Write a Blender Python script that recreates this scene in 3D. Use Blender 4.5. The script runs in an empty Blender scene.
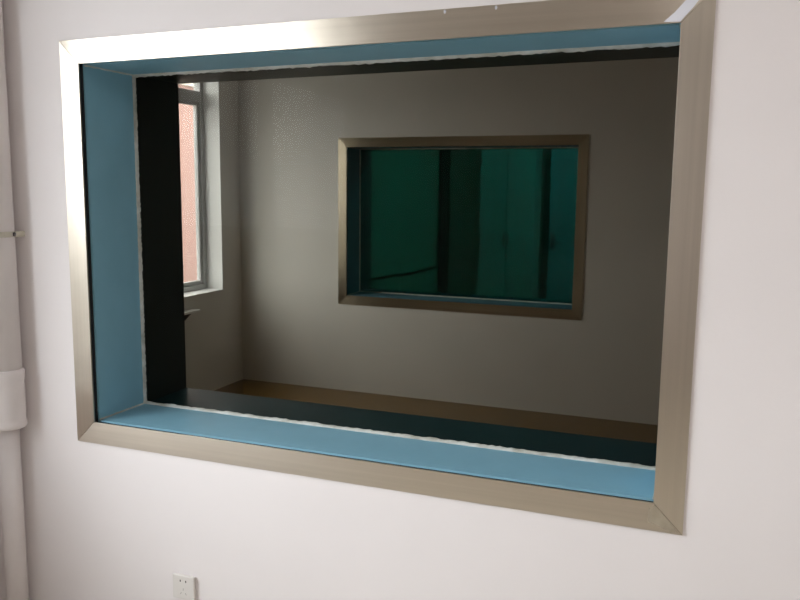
import bpy, bmesh, math, random
from mathutils import Vector, Matrix
random.seed(7)
SC = bpy.context.scene
COL = SC.collection

# ------------------------------------------------------------------ materials
def new_mat(name):
    m = bpy.data.materials.new(name); m.use_nodes = True
    nt = m.node_tree
    return m, nt, nt.nodes['Principled BSDF'], nt.nodes['Material Output']

def ramp(nt, fac, stops):
    r = nt.nodes.new('ShaderNodeValToRGB')
    el = r.color_ramp.elements
    while len(el) < len(stops): el.new(0.5)
    for e, (p, c) in zip(el, stops):
        e.position = p; e.color = (*c, 1)
    nt.links.new(fac, r.inputs['Fac'])
    return r.outputs['Color']

def noise(nt, scale, detail=4, vec_scale=(1, 1, 1), rough=0.55):
    tc = nt.nodes.new('ShaderNodeTexCoord'); mp = nt.nodes.new('ShaderNodeMapping')
    mp.inputs['Scale'].default_value = vec_scale
    n = nt.nodes.new('ShaderNodeTexNoise')
    n.inputs['Scale'].default_value = scale; n.inputs['Detail'].default_value = detail
    n.inputs['Roughness'].default_value = rough
    nt.links.new(tc.outputs['Object'], mp.inputs['Vector']); nt.links.new(mp.outputs['Vector'], n.inputs['Vector'])
    return n.outputs['Fac']

def bump(nt, b, fac, strength, dist):
    bp = nt.nodes.new('ShaderNodeBump')
    bp.inputs['Strength'].default_value = strength; bp.inputs['Distance'].default_value = dist
    nt.links.new(fac, bp.inputs['Height']); nt.links.new(bp.outputs['Normal'], b.inputs['Normal'])

def painted(name, c0, c1, rough=0.6, scale=3.0, bscale=60.0, bstr=0.15, bdist=0.002, spec=0.4):
    m, nt, b, o = new_mat(name)
    nt.links.new(ramp(nt, noise(nt, scale), [(0.3, c0), (0.7, c1)]), b.inputs['Base Color'])
    b.inputs['Roughness'].default_value = rough
    b.inputs['Specular IOR Level'].default_value = spec
    bump(nt, b, noise(nt, bscale, 5), bstr, bdist)
    return m

def brushed(name, c0, c1, tangent, stretch, rough=0.29, aniso=0.7):
    m, nt, b, o = new_mat(name)
    nt.links.new(ramp(nt, noise(nt, 3.0, 4, stretch), [(0.3, c0), (0.7, c1)]), b.inputs['Base Color'])
    b.inputs['Metallic'].default_value = 1.0
    b.inputs['Roughness'].default_value = rough
    b.inputs['Anisotropic'].default_value = aniso
    v = nt.nodes.new('ShaderNodeCombineXYZ')
    for k in range(3): v.inputs[k].default_value = tangent[k]
    nt.links.new(v.outputs['Vector'], b.inputs['Tangent'])
    bump(nt, b, noise(nt, 40.0, 3, stretch), 0.06, 0.001)
    return m

def glazing(name, tint, ior, refl=(1, 1, 1)):
    # tinted clear sheet: each face passes light with a tint and mirrors by Fresnel
    m, nt, b, o = new_mat(name)
    nt.nodes.remove(b)
    geo = nt.nodes.new('ShaderNodeNewGeometry')
    mx = nt.nodes.new('ShaderNodeMix'); mx.data_type = 'FLOAT'
    mx.inputs[2].default_value = ior; mx.inputs[3].default_value = 1.0 / ior
    nt.links.new(geo.outputs['Backfacing'], mx.inputs[0])
    fr = nt.nodes.new('ShaderNodeFresnel'); nt.links.new(mx.outputs[0], fr.inputs['IOR'])
    tr = nt.nodes.new('ShaderNodeBsdfTransparent'); tr.inputs['Color'].default_value = (*tint, 1)
    gl = nt.nodes.new('ShaderNodeBsdfGlossy'); gl.inputs['Roughness'].default_value = 0.02
    gl.inputs['Color'].default_value = (*refl, 1)
    ms = nt.nodes.new('ShaderNodeMixShader')
    nt.links.new(fr.outputs[0], ms.inputs[0]); nt.links.new(tr.outputs[0], ms.inputs[1]); nt.links.new(gl.outputs[0], ms.inputs[2])
    nt.links.new(ms.outputs[0], o.inputs['Surface'])
    return m

def tiled(name, c0, c1, grout, size, rough, spec=0.5):
    m, nt, b, o = new_mat(name)
    tc = nt.nodes.new('ShaderNodeTexCoord')
    br = nt.nodes.new('ShaderNodeTexBrick')
    br.offset = 0.0
    br.inputs['Scale'].default_value = 1.0
    br.inputs['Brick Width'].default_value = size; br.inputs['Row Height'].default_value = size
    br.inputs['Mortar Size'].default_value = 0.002
    br.inputs['Color1'].default_value = (*c0, 1); br.inputs['Color2'].default_value = (*c1, 1)
    br.inputs['Mortar'].default_value = (*grout, 1)
    nt.links.new(tc.outputs['Object'], br.inputs['Vector'])
    nt.links.new(br.outputs['Color'], b.inputs['Base Color'])
    b.inputs['Roughness'].default_value = rough; b.inputs['Specular IOR Level'].default_value = spec
    return m

def emitter(name, col, strength):
    m, nt, b, o = new_mat(name)
    b.inputs['Base Color'].default_value = (0.8, 0.8, 0.8, 1)
    b.inputs['Emission Color'].default_value = (*col, 1)
    b.inputs['Emission Strength'].default_value = strength
    return m

M = {}
M['plaster'] = painted('white_plaster', (0.81, 0.758, 0.757), (0.84, 0.788, 0.787), 0.75, 1.5, 90, 0.12, 0.002, 0.25)
M['plaster_far'] = painted('scan_room_plaster', (0.77, 0.755, 0.71), (0.82, 0.80, 0.755), 0.8, 2.5, 70, 0.15, 0.002, 0.2)
M['ceiling'] = painted('ceiling_paint', (0.80, 0.79, 0.78), (0.84, 0.83, 0.82), 0.9)
M['blue'] = painted('blue_paint', (0.235, 0.46, 0.58), (0.26, 0.50, 0.63), 0.5, 6.0, 120, 0.1, 0.001, 0.35)
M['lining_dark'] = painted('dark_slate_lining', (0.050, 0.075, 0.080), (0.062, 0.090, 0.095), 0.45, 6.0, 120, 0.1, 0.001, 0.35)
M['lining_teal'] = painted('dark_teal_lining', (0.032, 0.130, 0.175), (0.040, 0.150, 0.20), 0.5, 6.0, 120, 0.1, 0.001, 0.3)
M['blue_shade'] = painted('shaded_blue_paint', (0.09, 0.20, 0.27), (0.105, 0.23, 0.31), 0.5, 6.0, 120, 0.1, 0.001, 0.35)  # same blue paint at the far window, its dim light put into the colour
M['sealant'] = painted('white_sealant', (0.40, 0.38, 0.32), (0.68, 0.69, 0.66), 0.6, 14.0, 160, 0.4, 0.002)
M['gap'] = painted('shadow_gap_black', (0.010, 0.010, 0.012), (0.016, 0.016, 0.018), 0.8)  # black painted in for a shadow line, no rubber seal
SC0, SC1 = (0.60, 0.535, 0.45), (0.66, 0.59, 0.50)
M['steel_h'] = brushed('brushed_steel_horizontal', SC0, SC1, (0, 0, 1), (0.3, 1, 25))
M['steel_v'] = brushed('brushed_steel_vertical', SC0, SC1, (1, 0, 0), (25, 1, 0.3))
M['steel_far_h'] = brushed('dimmed_steel_horizontal', (0.46, 0.40, 0.29), (0.54, 0.47, 0.35), (0, 0, 1), (0.3, 1, 25))  # both far steels: dark reflections put into a browner base colour
M['steel_far_v'] = brushed('dimmed_steel_vertical', (0.46, 0.40, 0.29), (0.54, 0.47, 0.35), (1, 0, 0), (25, 1, 0.3))
M['film'] = painted('torn_protective_film', (0.72, 0.73, 0.80), (0.80, 0.80, 0.86), 0.35)
M['tape'] = painted('yellowed_adhesive', (0.30, 0.25, 0.185), (0.38, 0.32, 0.24), 0.5, 40)
M['lead_glass'] = glazing('lead_glass', (0.650, 0.630, 0.588), 1.30, (0.12, 0.12, 0.12))
M['dark_glass'] = glazing('dark_teal_lead_glass', (0.15, 0.50, 0.46), 1.35)
M['clear_glass'] = glazing('clear_window_glass', (0.97, 0.98, 0.98), 1.45)
M['floor_tile'] = tiled('brown_floor_tile', (0.16, 0.082, 0.004), (0.18, 0.095, 0.005), (0.13, 0.07, 0.006), 0.6, 0.20, 0.75)
M['floor_light'] = tiled('cream_floor_tile', (0.60, 0.55, 0.47), (0.64, 0.59, 0.51), (0.40, 0.31, 0.26), 0.6, 0.3)
M['gloss_white'] = painted('gloss_white_paint', (0.86, 0.87, 0.87), (0.89, 0.90, 0.90), 0.4, 3)
M['frame_white'] = painted('window_frame_white', (0.52, 0.53, 0.53), (0.58, 0.59, 0.59), 0.4)
M['pvc'] = painted('white_pvc', (0.70, 0.64, 0.63), (0.75, 0.69, 0.68), 0.45, 4)
M['pvc_dark'] = painted('stained_plug_brown', (0.33, 0.26, 0.20), (0.42, 0.34, 0.27), 0.6, 30)
M['strap'] = painted('strap_zinc', (0.50, 0.46, 0.38), (0.58, 0.53, 0.44), 0.45, 20)
M['screw'] = painted('screw_dark_steel', (0.06, 0.05, 0.055), (0.10, 0.09, 0.09), 0.5, 20)
M['socket'] = painted('socket_plastic', (0.70, 0.66, 0.63), (0.74, 0.70, 0.67), 0.35, 10, 200, 0.03)
M['slot'] = painted('socket_slot_dark', (0.06, 0.055, 0.05), (0.08, 0.07, 0.06), 0.7)
M['slot_grey'] = painted('socket_slot_grey', (0.38, 0.35, 0.33), (0.42, 0.39, 0.37), 0.7)
M['salmon'] = painted('salmon_render', (0.40, 0.25, 0.225), (0.435, 0.275, 0.25), 0.85, 1.2, 40, 0.2, 0.004)
M['coping'] = painted('pale_coping_stone', (0.6, 0.57, 0.52), (0.7, 0.66, 0.6), 0.8)
M['asphalt'] = painted('yard_concrete', (0.10, 0.097, 0.092), (0.14, 0.135, 0.13), 0.9, 2, 30, 0.4)
M['teal_wall'] = painted('inner_room_paint', (0.50, 0.55, 0.50), (0.58, 0.63, 0.57), 0.8)
M['dark_post'] = painted('dark_painted_pipe', (0.05, 0.06, 0.055), (0.08, 0.09, 0.08), 0.6)
M['cabinet'] = painted('pale_cabinet_enamel', (0.62, 0.68, 0.72), (0.70, 0.75, 0.79), 0.5)
M['door'] = painted('pale_blue_door_paint', (0.36, 0.47, 0.60), (0.42, 0.53, 0.66), 0.5)
M['cable'] = painted('black_cable_sheath', (0.012, 0.012, 0.012), (0.02, 0.02, 0.02), 0.6)
M['lamp_body'] = painted('lamp_enamel', (0.75, 0.75, 0.74), (0.8, 0.8, 0.79), 0.4)
M['tube'] = emitter('fill_diffuser', (1.0, 0.94, 0.93), 12.5)  # glow of the fill lamp added to the control room
M['tube_inner'] = emitter('fill_diffuser_inner_room', (0.95, 1.0, 0.97), 28.0)  # glow of the fill lamp added to the inner room

# ------------------------------------------------------------------ mesh helpers
def obj(name, bm, mat, parent=None, kind=None, smooth=False, bevel=0.0, segs=2):
    me = bpy.data.meshes.new(name)
    bmesh.ops.recalc_face_normals(bm, faces=bm.faces[:])
    bm.to_mesh(me); bm.free()
    me.materials.append(mat)
    if smooth:
        for p in me.polygons: p.use_smooth = True
    o = bpy.data.objects.new(name, me); COL.objects.link(o)
    if parent is not None: o.parent = parent; o.matrix_parent_inverse = parent.matrix_world.inverted()
    if kind: o['kind'] = kind
    if bevel:
        md = o.modifiers.new('soft_edge', 'BEVEL'); md.width = bevel; md.segments = segs; md.limit_method = 'ANGLE'
    return o

def tag(o, label=None, cat=None, group=None, kind=None):
    if label: o['label'] = label
    if cat: o['category'] = cat
    if group: o['group'] = group
    if kind: o['kind'] = kind
    return o

def empty(name, loc, **kw):
    o = bpy.data.objects.new(name, None); COL.objects.link(o)
    o.location = loc; o.empty_display_size = 0.1
    o.matrix_world = Matrix.Translation(loc)
    return tag(o, **kw)

def box(bm, x0, x1, y0, y1, z0, z1):
    v = [bm.verts.new(p) for p in ((x0, y0, z0), (x1, y0, z0), (x1, y1, z0), (x0, y1, z0),
                                   (x0, y0, z1), (x1, y0, z1), (x1, y1, z1), (x0, y1, z1))]
    for f in ((0, 3, 2, 1), (4, 5, 6, 7), (0, 1, 5, 4), (1, 2, 6, 5), (2, 3, 7, 6), (3, 0, 4, 7)):
        bm.faces.new([v[i] for i in f])
    return bm

def B(*a): return box(bmesh.new(), *a)

def prism(pts, y0, y1):
    # polygon in x,z extruded along y
    bm = bmesh.new()
    a = [bm.verts.new((x, y0, z)) for x, z in pts]; b = [bm.verts.new((x, y1, z)) for x, z in pts]
    n = len(pts)
    bm.faces.new(a); bm.faces.new(b[::-1])
    for i in range(n): bm.faces.new((a[i], b[i], b[(i + 1) % n], a[(i + 1) % n]))
    return bm

def cyl(bm, p0, p1, r, n=32, r1=None):
    p0, p1 = Vector(p0), Vector(p1); d = (p1 - p0)
    q = d.to_track_quat('Z', 'Y')
    r1 = r if r1 is None else r1
    A = [bm.verts.new(p0 + q @ Vector((r * math.cos(t), r * math.sin(t), 0))) for t in [2 * math.pi * k / n for k in range(n)]]
    C = [bm.verts.new(p1 + q @ Vector((r1 * math.cos(t), r1 * math.sin(t), 0))) for t in [2 * math.pi * k / n for k in range(n)]]
    bm.faces.new(A[::-1]); bm.faces.new(C)
    for i in range(n): bm.faces.new((A[i], A[(i + 1) % n], C[(i + 1) % n], C[i]))
    return bm

def lathe(bm, cx, cy, prof, n=40):
    # rings of radius r at height z round a vertical axis
    rings = [[bm.verts.new((cx + r * math.cos(2 * math.pi * k / n), cy + r * math.sin(2 * math.pi * k / n), z)) for k in range(n)] for r, z in prof]
    for a, b in zip(rings, rings[1:]):
        for i in range(n): bm.faces.new((a[i], a[(i + 1) % n], b[(i + 1) % n], b[i]))
    bm.faces.new(rings[0][::-1]); bm.faces.new(rings[-1])
    return bm

def tube(bm, pts, r, n=10):
    pts = [Vector(p) for p in pts]; rings = []
    for i, p in enumerate(pts):
        d = (pts[min(i + 1, len(pts) - 1)] - pts[max(i - 1, 0)]).normalized()
        q = d.to_track_quat('Z', 'Y')
        rings.append([bm.verts.new(p + q @ Vector((r * math.cos(2 * math.pi * k / n), r * math.sin(2 * math.pi * k / n), 0))) for k in range(n)])
    for a, b in zip(rings, rings[1:]):
        for i in range(n): bm.faces.new((a[i], a[(i + 1) % n], b[(i + 1) % n], b[i]))
    bm.faces.new(rings[0][::-1]); bm.faces.new(rings[-1])
    return bm

def wall(name, axis, c0, c1, u0, u1, z0, z1, holes, mat):
    """wall slab; axis 'x': constant-x slab running along y; axis 'y': constant-y slab running along x."""
    us = sorted({u0, u1, *[h[0] for h in holes], *[h[1] for h in holes]})
    zs = sorted({z0, z1, *[h[2] for h in holes], *[h[3] for h in holes]})
    bm = bmesh.new()
    for a, b in zip(us, us[1:]):
        for c, d in zip(zs, zs[1:]):
            mu, mz = (a + b) / 2, (c + d) / 2
            if any(h[0] < mu < h[1] and h[2] < mz < h[3] for h in holes): continue
            if axis == 'x': box(bm, c0, c1, a, b, c, d)
            else: box(bm, a, b, c0, c1, c, d)
    bmesh.ops.remove_doubles(bm, verts=bm.verts[:], dist=1e-5)
    # drop the inner faces between neighbouring cells
    seen = {}
    for f in bm.faces: seen.setdefault(tuple(sorted(v.index for v in f.verts)), []).append(f)
    bm.verts.index_update()
    seen = {}
    for f in bm.faces: seen.setdefault(tuple(sorted(v.index for v in f.verts)), []).append(f)
    dead = [f for fs in seen.values() if len(fs) > 1 for f in fs]
    bmesh.ops.delete(bm, geom=dead, context='FACES_ONLY')
    return obj(name, bm, mat, None, 'structure')

# ------------------------------------------------------------------ dimensions (metres)
W, H, T, SILL = 2.0, 1.352, 0.076, 0.83        # observation window: outer steel surround
DG, DW = 0.262, 0.517                          # pane depth, wall thickness
XN = -0.42                                     # control room, inner face of its window wall
XL = -1.83                                     # facade wall, inner face
YF = 3.92                                      # far wall of the scan room
ZC = 3.10
X2, W2, Z2, H2 = -0.877, 2.032, 0.747, 1.378    # observation window in the far wall
YB = 7.0                                       # back wall of the inner room

E8 = 0.008
def hole(x, w, z, h): return (x + T - E8, x + w - T + E8, z + T - E8, z + h - T + E8)

# ------------------------------------------------------------------ room shell
LIFT = 0.015                                   # the near opening is out of square: its upper right corner sits higher
def lift(o, x, w, z, h):
    for v in o.data.vertices:
        u = (v.co.x - x) / w; t = (v.co.z - z) / h
        if -0.01 < u < 1.01 and 0 < t < 1.01: v.co.z += LIFT * u * t
wf = wall('wall_front', 'y', 0.0, DW, XL - 0.24, 4.4, 0, ZC, [hole(0, W, SILL, H)], M['plaster'])
lift(wf, 0, W, SILL, H)
wall('wall_far', 'y', YF, YF + DW, XL, 4.4, 0, ZC, [hole(X2, W2, Z2, H2)], M['plaster_far'])
WIN3 = (1.85, 3.63, 0.845, 2.72)               # y0,y1,z0,z1 window on the facade of the scan room
WIN4 = (-3.05, -0.51, 0.845, 2.93)
wall('wall_left', 'x', XN - 0.24, XN, -6.5, 0, 0, ZC, [WIN4], M['plaster'])
wall('wall_left_far', 'x', XL - 0.24, XL, DW, YB + 0.2, 0, ZC, [WIN3], M['plaster_far'])
wall('wall_right', 'x', 4.4, 4.6, -6.5, YB + 0.2, 0, ZC, [], M['plaster_far'])
wall('wall_back', 'y', -6.7, -6.5, XN - 0.24, 4.6, 0, ZC, [], M['plaster'])
wall('wall_inner_back', 'y', YB, YB + 0.2, XL, 4.4, 0, ZC, [], M['teal_wall'])
wall('wall_inner_left', 'x', -1.12, -1.0, YF + DW, YB, 0, ZC, [], M['teal_wall'])
obj('floor', B(XN - 0.24, 4.6, -6.7, DW / 2, -0.12, 0), M['floor_light'], None, 'structure')
obj('floor_far', B(XL - 0.24, 4.6, DW / 2, YB + 0.2, -0.12, 0), M['floor_tile'], None, 'structure')
obj('ceiling', B(XN - 0.24, 4.6, -6.7, DW / 2, ZC, ZC + 0.15), M['ceiling'], None, 'structure')
obj('ceiling_far', B(XL - 0.24, 4.6, DW / 2, YB + 0.2, ZC, ZC + 0.15), M['ceiling'], None, 'structure')
obj('ground', B(-40, XN - 0.24, -30, 40, -0.35, -0.15), M['asphalt'], None, 'structure')

# ------------------------------------------------------------------ observation windows
def bead(bm, p, q, up, out, w, jag, n=60):
    """ragged run of sealant from p to q; up / out are the two directions of its cross-section"""
    p, q, up, out = Vector(p), Vector(q), Vector(up), Vector(out)
    rings = []
    for i in range(n + 1):
        c = p.lerp(q, i / n)
        s = w * (1 + random.uniform(-jag, jag) + 0.25 * jag * math.sin(i * 0.7))
        s2 = w * (1 + random.uniform(-jag, jag) * 0.6)
        ring = [c, c + up * s, c + up * s * 0.75 + out * s2 * 0.7, c + out * s2]
        rings.append([bm.verts.new(v) for v in ring])
    for a, b in zip(rings, rings[1:]):
        for k in range(4): bm.faces.new((a[k], a[(k + 1) % 4], b[(k + 1) % 4], b[k]))
    bm.faces.new(rings[0][::-1]); bm.faces.new(rings[-1])

def observation_window(idx, x, w, z, h, y, glass, label, film):
    root = empty('window_%d' % idx, (x + w / 2, y, z), label=label, cat='window', kind='structure')
    g = 0.0004; th = 0.006
    xo0, xo1, zo0, zo1 = x, x + w, z, z + h
    xi0, xi1, zi0, zi1 = x + T, x + w - T, z + T, z + h - T
    bars = [('h', [(xo0 + g, zo1), (xo1 - g, zo1), (xi1 - g, zi1), (xi0 + g, zi1)]),
            ('h', [(xo0 + g, zo0), (xi0 + g, zi0), (xi1 - g, zi0), (xo1 - g, zo0)]),
            ('v', [(xo0, zo0 + g), (xo0, zo1 - g), (xi0, zi1 - g), (xi0, zi0 + g)]),
            ('v', [(xo1, zo0 + g), (xi1, zi0 + g), (xi1, zi1 - g), (xo1, zo1 - g)])]
    made = []
    for k, pts in bars:
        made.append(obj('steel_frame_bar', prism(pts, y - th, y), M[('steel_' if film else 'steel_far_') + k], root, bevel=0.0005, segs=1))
    # black strip standing for the shadow gap between the steel and the blue lining
    bm = bmesh.new(); q0, q1 = y + 0.0005, y + 0.022; r = 0.007
    box(bm, xi0 - E8, xi0 - r, q0, q1, zi0 - E8, zi1 + E8); box(bm, xi1 + r, xi1 + E8, q0, q1, zi0 - E8, zi1 + E8)
    box(bm, xi0 - r, xi1 + r, q0, q1, zi0 - E8, zi0 - r); box(bm, xi0 - r, xi1 + r, q0, q1, zi1 + r, zi1 + E8)
    obj('shadow_gap_strip', bm, M['gap'], root)
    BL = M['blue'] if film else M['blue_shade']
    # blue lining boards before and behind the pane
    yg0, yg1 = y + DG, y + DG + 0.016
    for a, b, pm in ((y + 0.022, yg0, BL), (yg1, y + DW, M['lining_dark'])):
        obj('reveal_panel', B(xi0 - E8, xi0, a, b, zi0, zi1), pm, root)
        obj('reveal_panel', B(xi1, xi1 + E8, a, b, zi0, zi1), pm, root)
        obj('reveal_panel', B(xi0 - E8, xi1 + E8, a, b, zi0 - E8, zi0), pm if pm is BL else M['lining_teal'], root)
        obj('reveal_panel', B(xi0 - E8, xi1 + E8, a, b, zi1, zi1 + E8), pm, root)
    obj('glass_pane', B(xi0 - E8, xi1 + E8, yg0, yg1, zi0 - E8, zi1 + E8), glass, root)
    s = 0.009
    bm = bmesh.new()
    for (p, q, up) in (((xi0, yg0, zi0), (xi1, yg0, zi0), (0, 0, 1)), ((xi0, yg0, zi1), (xi1, yg0, zi1), (0, 0, -1)),
                       ((xi0, yg0, zi0), (xi0, yg0, zi1), (1, 0, 0)), ((xi1, yg0, zi0), (xi1, yg0, zi1), (-1, 0, 0))):
        bead(bm, p, q, up, (0, -1, 0), s, 0.20, 150)
    for (zz, dz) in ((zi0, 1), (zi1, -1)):
        for (xx, dx) in ((xi0, 1), (xi1, -1)):
            bead(bm, (xx, y + 0.02, zz), (xx, yg0, zz), (0, 0, dz), (dx, 0, 0), 0.0045, 0.25, 24)
    obj('sealant_bead', bm, M['sealant'], root, smooth=False)
    if film:
        # torn film on the upper mitre near the right, dried adhesive on the lower one, specks along the top edge
        f = prism([(xi1 - 0.040, zi1 + 0.004), (xi1 - 0.002, zi1 + 0.002), (xi1 + 0.022, zi1 + 0.028), (xo1 - 0.022, zo1 - 0.008),
                   (xo1 - 0.034, zo1 - 0.001), (xi1 + 0.006, zi1 + 0.048), (xi1 - 0.016, zi1 + 0.024)], y - th - 0.0010, y - th)
        tag(obj('protective_film', f, M['film'], made[0]), 'torn scrap of whitish film on the upper corner joint')
        for sx_ in (1.325, 1.465):
            bm = bmesh.new(); bmesh.ops.create_icosphere(bm, subdivisions=2, radius=0.004, matrix=Matrix.Translation((sx_, y - th, zo1 - 0.007)) @ Matrix.Diagonal((0.9, 0.45, 1.3, 1)))
            obj('plaster_speck', bm, M['film'], made[0], smooth=True)
        f = prism([(xi1 - 0.010, zi0 - 0.016), (xi1 + 0.004, zi0 - 0.004), (xo1 - 0.010, zo0 + 0.006), (xo1 - 0.030, zo0 + 0.003),
                   (xi1 + 0.012, zo0 + 0.016), (xi1 - 0.012, zo0 + 0.024)], y - th - 0.0006, y - th)
        tag(obj('adhesive_patch', f, M['tape'], made[1]), 'dried adhesive patch on the lower corner joint')
        for o in list(root.children_recursive): lift(o, x, w, z, h)
    return root

observation_window(1, 0.0, W, SILL, H, 0.0, M['lead_glass'],
                   'large observation window in the near white wall with steel surround and blue reveal', True)
observation_window(2, X2, W2, Z2, H2, YF, M['dark_glass'],
                   'steel framed window with dark teal glass in the far wall, seen through the large pane', False)

# ------------------------------------------------------------------ facade windows
def facade_window(idx, XL, y0, y1, z0, z1, transom, label=None):
    root = empty('window_%d' % idx, (XL, (y0 + y1) / 2, z0), kind='structure')
    if label: tag(root, label, 'window')
    xa, xb = XL - 0.215, XL - 0.150
    fw = 0.05
    bm = bmesh.new()
    box(bm, xa, xb, y0, y0 + fw, z0, z1); box(bm, xa, xb, y1 - fw, y1, z0, z1)
    box(bm, xa, xb, y0 + fw, y1 - fw, z0, z0 + fw); box(bm, xa, xb, y0 + fw, y1 - fw, z1 - fw, z1)
    if transom: box(bm, xa, xb, y0 + fw, y1 - fw, transom - 0.045, transom + 0.04)
    ym = (y0 + y1) / 2
    box(bm, xa, xb, ym - 0.03, ym + 0.03, z0 + fw, (transom - 0.045) if transom else z1 - fw)
    obj('window_frame', bm, M['frame_white'], root, bevel=0.004)
    e = 0.006
    lin = bmesh.new()
    box(lin, xb, XL + 0.002, y0, y0 + e, z0, z1); box(lin, xb, XL + 0.002, y1 - e, y1, z0, z1)
    box(lin, xb, XL + 0.012, y0, y1, z0, z0 + e); box(lin, xb, XL + 0.002, y0 + e, y1 - e, z1 - e, z1)
    obj('opening_lining', lin, M['gloss_white'], root)
    zt = (transom - 0.045) if transom else z1 - fw
    for a, b in ((y0 + fw, ym - 0.03), (ym + 0.03, y1 - fw)):
        c, d = z0 + fw, zt
        sash = bmesh.new(); s = 0.032; x0, x1 = xa + 0.012, xb - 0.015
        box(sash, x0, x1, a, a + s, c, d); box(sash, x0, x1, b - s, b, c, d)
        box(sash, x0, x1, a + s, b - s, c, c + s); box(sash, x0, x1, a + s, b - s, d - s, d)
        so = obj('window_sash', sash, M['frame_white'], root, bevel=0.003)
        obj('glass_pane', B(xa + 0.028, xa + 0.034, a + s, b - s, c + s, d - s), M['clear_glass'], so)
    if transom:
        obj('glass_pane', B(xa + 0.028, xa + 0.034, y0 + fw, y1 - fw, transom + 0.04, z1 - fw), M['clear_glass'], root)
    return root

facade_window(3, XL, *WIN3, 2.455, 'bright daylight window in the side wall at the left, seen through the large pane')
facade_window(4, XN, *WIN4, 2.455)

# ------------------------------------------------------------------ drain pipe in front of the near wall
px, py, pr = -0.252, -0.066, 0.055
pipe = empty('drain_pipe', (px, py, 0), label='white plastic drain pipe standing against the wall left of the large window', cat='pipe')
obj('pipe_tube', lathe(bmesh.new(), px, py, [(pr, 0.98), (pr, ZC)]), M['pvc'], pipe, smooth=True)
lx = px - 0.022
tag(obj('pipe_tube', lathe(bmesh.new(), lx, py + 0.015, [(0.038, 0.0), (0.038, 0.94)]), M['pvc'], pipe, smooth=True), 'slimmer lower length of the pipe')
cp = obj('coupling', lathe(bmesh.new(), px, py, [(0.020, 0.866), (pr + 0.003, 0.868), (pr + 0.0065, 0.874), (pr + 0.0065, 0.886), (pr + 0.0035, 0.892), (pr + 0.0035, 0.905),
                 (pr + 0.005, 0.93), (pr + 0.005, 1.015), (pr + 0.003, 1.028), (pr + 0.007, 1.040), (pr + 0.0075, 1.066), (pr + 0.0005, 1.078)]), M['pvc'], pipe, smooth=True)
bm = cyl(bmesh.new(), (px - 0.012, py - 0.045, 0.975), (px - 0.019, py - 0.0685, 0.975), 0.022, 24)
tag(obj('cleaning_plug', bm, M['pvc_dark'], cp, bevel=0.003), 'brown stained round plug on the coupling')
st = bmesh.new()
lathe(st, px, py, [(pr + 0.0005, 1.538), (pr + 0.003, 1.5385), (pr + 0.003, 1.5565), (pr + 0.0005, 1.557)])
box(st, px + pr - 0.004, px + pr + 0.006, -0.046, -0.038, 1.538, 1.557); box(st, px + pr - 0.003, px + pr + 0.0005, py, -0.001, 1.538, 1.557)
so = tag(obj('pipe_strap', st, M['strap'], pipe), 'thin grey strap round the pipe')
obj('screw', cyl(bmesh.new(), (px + pr + 0.003, -0.046, 1.5475), (px + pr + 0.003, -0.053, 1.5475), 0.0065, 16), M['screw'], so)

# ------------------------------------------------------------------ wall socket
sx, sz = 0.435, 0.374
sock = empty('wall_socket', (sx, 0, sz), label='small white five-hole power socket low on the wall under the large window', cat='socket')
obj('back_box', B(sx - 0.040, sx + 0.040, -0.006, 0.0, sz - 0.040, sz + 0.040), M['socket'], sock)
obj('face_plate', B(sx - 0.043, sx + 0.043, -0.015, -0.006, sz - 0.043, sz + 0.043), M['socket'], sock, bevel=0.003, segs=3)
bm = bmesh.new()
for dx in (-0.011, 0.011): box(bm, sx + dx - 0.0022, sx + dx + 0.0022, -0.0154, -0.014, sz + 0.020, sz + 0.027)
tag(obj('pin_slot', bm, M['slot'], sock), 'pair of dark upright slots at the top of the plate')
bm = bmesh.new()
box(bm, sx - 0.0012, sx + 0.0012, -0.0153, -0.014, sz - 0.010, sz - 0.002)
for s in (-1, 1):
    c = Vector((sx + s * 0.010, -0.01465, sz - 0.021))
    b2 = bmesh.ops.create_cube(bm, size=1.0, matrix=Matrix.Translation(c) @ Matrix.Rotation(-s * math.radians(30), 4, 'Y') @ Matrix.Diagonal((0.0022, 0.0013, 0.008, 1)))
obj('earth_slot', bm, M['slot_grey'], sock)

# ------------------------------------------------------------------ scan room: little bits on the left wall
lg = empty('wall_ledge', (XL, 3.11, 0.73), label='tiny white ledge on the side wall below the daylight window', cat='ledge')
obj('ledge_board', B(XL, XL + 0.075, 2.98, 3.20, 0.722, 0.740), M['gloss_white'], lg, bevel=0.003)
obj('bracket', prism([(XL, 0.722), (XL + 0.06, 0.722), (XL, 0.66)], 3.08, 3.10), M['screw'], lg)

# ------------------------------------------------------------------ inner room behind the far window
post = empty('corner_downpipe', (-0.93, YB - 0.07, 0), label='dark vertical pipe in the room behind the teal glass', cat='pipe')
obj('pipe_tube', lathe(bmesh.new(), -0.93, YB - 0.07, [(0.055, 0), (0.055, ZC)]), M['dark_post'], post, smooth=True)
for zz in (0.9, 2.0): obj('pipe_collar', lathe(bmesh.new(), -0.93, YB - 0.07, [(0.056, zz), (0.064, zz + 0.005), (0.064, zz + 0.05), (0.056, zz + 0.055)]), M['dark_post'], post, smooth=True)

cab = empty('tall_cabinet', (-0.12, YB - 0.3, 0), label='tall pale cabinet against the back wall of the room behind the teal glass', cat='cabinet')
c0, c1, cy0 = -0.42, 0.20, YB - 0.36
obj('cabinet_body', B(c0, c1, cy0 + 0.02, YB - 0.005, 0.0, 2.5), M['cabinet'], cab)
for a, b, hx in ((c0, -0.112, -0.135), (-0.108, c1, -0.085)):
    d = obj('cabinet_door', B(a + 0.002, b - 0.002, cy0, cy0 + 0.0195, 0.08, 2.48), M['cabinet'], cab, bevel=0.004)
    obj('handle', B(hx - 0.006, hx + 0.006, cy0 - 0.022, cy0, 1.10, 1.24), M['screw'], d, bevel=0.003)

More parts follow.
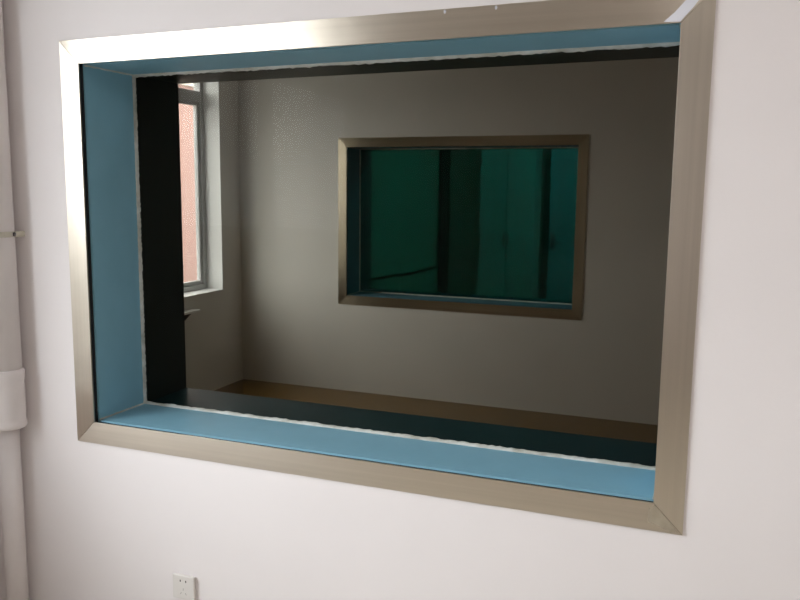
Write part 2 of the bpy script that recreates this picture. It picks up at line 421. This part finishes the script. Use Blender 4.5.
dr = empty('door_1', (0.75, YB, 0), kind='structure')
tag(dr, 'pale blue door with dark frame behind the teal glass', 'door')
bm = bmesh.new()
box(bm, 0.225, 0.305, YB - 0.05, YB, 0, 2.6); box(bm, 1.225, 1.305, YB - 0.05, YB, 0, 2.6); box(bm, 0.305, 1.225, YB - 0.05, YB, 2.52, 2.6)
obj('door_frame', bm, M['dark_post'], dr, bevel=0.004)
obj('door_leaf', B(0.307, 1.223, YB - 0.035, YB, 0.005, 2.518), M['door'], dr)
bm = bmesh.new()
cyl(bm, (0.36, YB - 0.035, 1.13), (0.36, YB - 0.085, 1.13), 0.012, 16); box(bm, 0.345, 0.47, YB - 0.095, YB - 0.075, 1.115, 1.145)
box(bm, 0.335, 0.385, YB - 0.042, YB - 0.035, 1.05, 1.22)
obj('door_handle', bm, M['screw'], dr, bevel=0.002)

rail = bmesh.new()
pts = []
for i in range(41):
    y = YF + DW + 0.02 + (YB - 0.15 - YF - DW) * i / 40
    pts.append((-1.0 + 0.012, y, 0.845 - 0.02 * (i / 40) + 0.008 * math.sin(i * 0.9) - (0.0 if i < 20 else 0.025)))
tag(obj('wall_cable', tube(rail, pts, 0.012), M['cable']), 'dark cable running along the left wall behind the teal glass', 'cable')

# ------------------------------------------------------------------ outdoors
bd = empty('neighbouring_building', (-8.5, 18.0, -0.15), label='salmon pink building outside the daylight window', cat='building')
obj('facade_block', B(-12, -5.0, 3.0, 34, -0.15, 3.12), M['salmon'], bd)
obj('parapet_coping', B(-12.1, -4.95, 2.9, 34.1, 3.12, 3.2), M['coping'], bd, bevel=0.01)
obj('plinth', B(-5.0, -4.96, 3.0, 34, -0.15, 0.2), M['coping'], bd, bevel=0.01)

# ------------------------------------------------------------------ unseen fill lamps added to brighten the rooms
def fill_lamp(x, y, mat, label, w=0.30, l=1.25):
    root = empty('fill_lamp', (x, y, ZC), label=label, cat='lamp')
    obj('lamp_body', B(x - l / 2, x + l / 2, y - w / 2, y + w / 2, ZC - 0.055, ZC), M['lamp_body'], root, bevel=0.006)
    obj('diffuser', B(x - l / 2 + 0.02, x + l / 2 - 0.02, y - w / 2 + 0.02, y + w / 2 - 0.02, ZC - 0.085, ZC - 0.0555), mat, root, bevel=0.006)
fill_lamp(2.5, -1.7, M['tube'], 'added ceiling fill lamp, out of view, near the wall with the large window')
fill_lamp(1.2, 5.5, M['tube_inner'], 'added ceiling fill lamp, out of view, in the room behind the teal glass')

# ------------------------------------------------------------------ sky
wd = bpy.data.worlds.new('overcast_sky'); SC.world = wd; wd.use_nodes = True
bg = wd.node_tree.nodes['Background']
bg.inputs['Color'].default_value = (0.93, 0.97, 1.0, 1)
bg.inputs['Strength'].default_value = 9.6

def portal(XL, y0, y1, z0, z1):
    l = bpy.data.lights.new('sky_opening', 'AREA'); l.shape = 'RECTANGLE'; l.size = y1 - y0; l.size_y = z1 - z0
    l.cycles.is_portal = True
    o = bpy.data.objects.new('sky_opening', l); COL.objects.link(o)
    x = Vector((0, 1, 0)); zax = Vector((-1, 0, 0)); yax = zax.cross(x)
    o.matrix_world = Matrix.Translation((XL - 0.23, (y0 + y1) / 2, (z0 + z1) / 2)) @ Matrix((x, yax, zax)).transposed().to_4x4()
portal(XL, *WIN3); portal(XN, *WIN4)

# ------------------------------------------------------------------ camera
R = ((0.9316528814, 0.3631945095, 0.0106139863), (0.0600518427, -0.1251014987, -0.9903248917), (-0.3583527377, 0.9232764283, -0.1383616713))
cam = bpy.data.cameras.new('camera'); co = bpy.data.objects.new('camera', cam); COL.objects.link(co)
cam.sensor_fit = 'HORIZONTAL'; cam.sensor_width = 36.0; cam.lens = 35.784; cam.clip_start = 0.05; cam.clip_end = 200
r, d, f = (Vector(v) for v in R)
m3 = Matrix((r, -d, -f)).transposed()
co.matrix_world = Matrix.Translation((2.0201, -2.1055, 1.7151)) @ m3.to_4x4()
SC.camera = co

SC.view_settings.view_transform = 'Standard'
SC.view_settings.look = 'None'
SC.view_settings.exposure = 0.0
SC.view_settings.gamma = 1.0
SC.view_settings.use_curve_mapping = False
cy = SC.cycles
cy.max_bounces = 12; cy.diffuse_bounces = 6; cy.glossy_bounces = 5; cy.transparent_max_bounces = 24; cy.transmission_bounces = 8
cy.sample_clamp_indirect = 8.0
cy.use_denoising = True
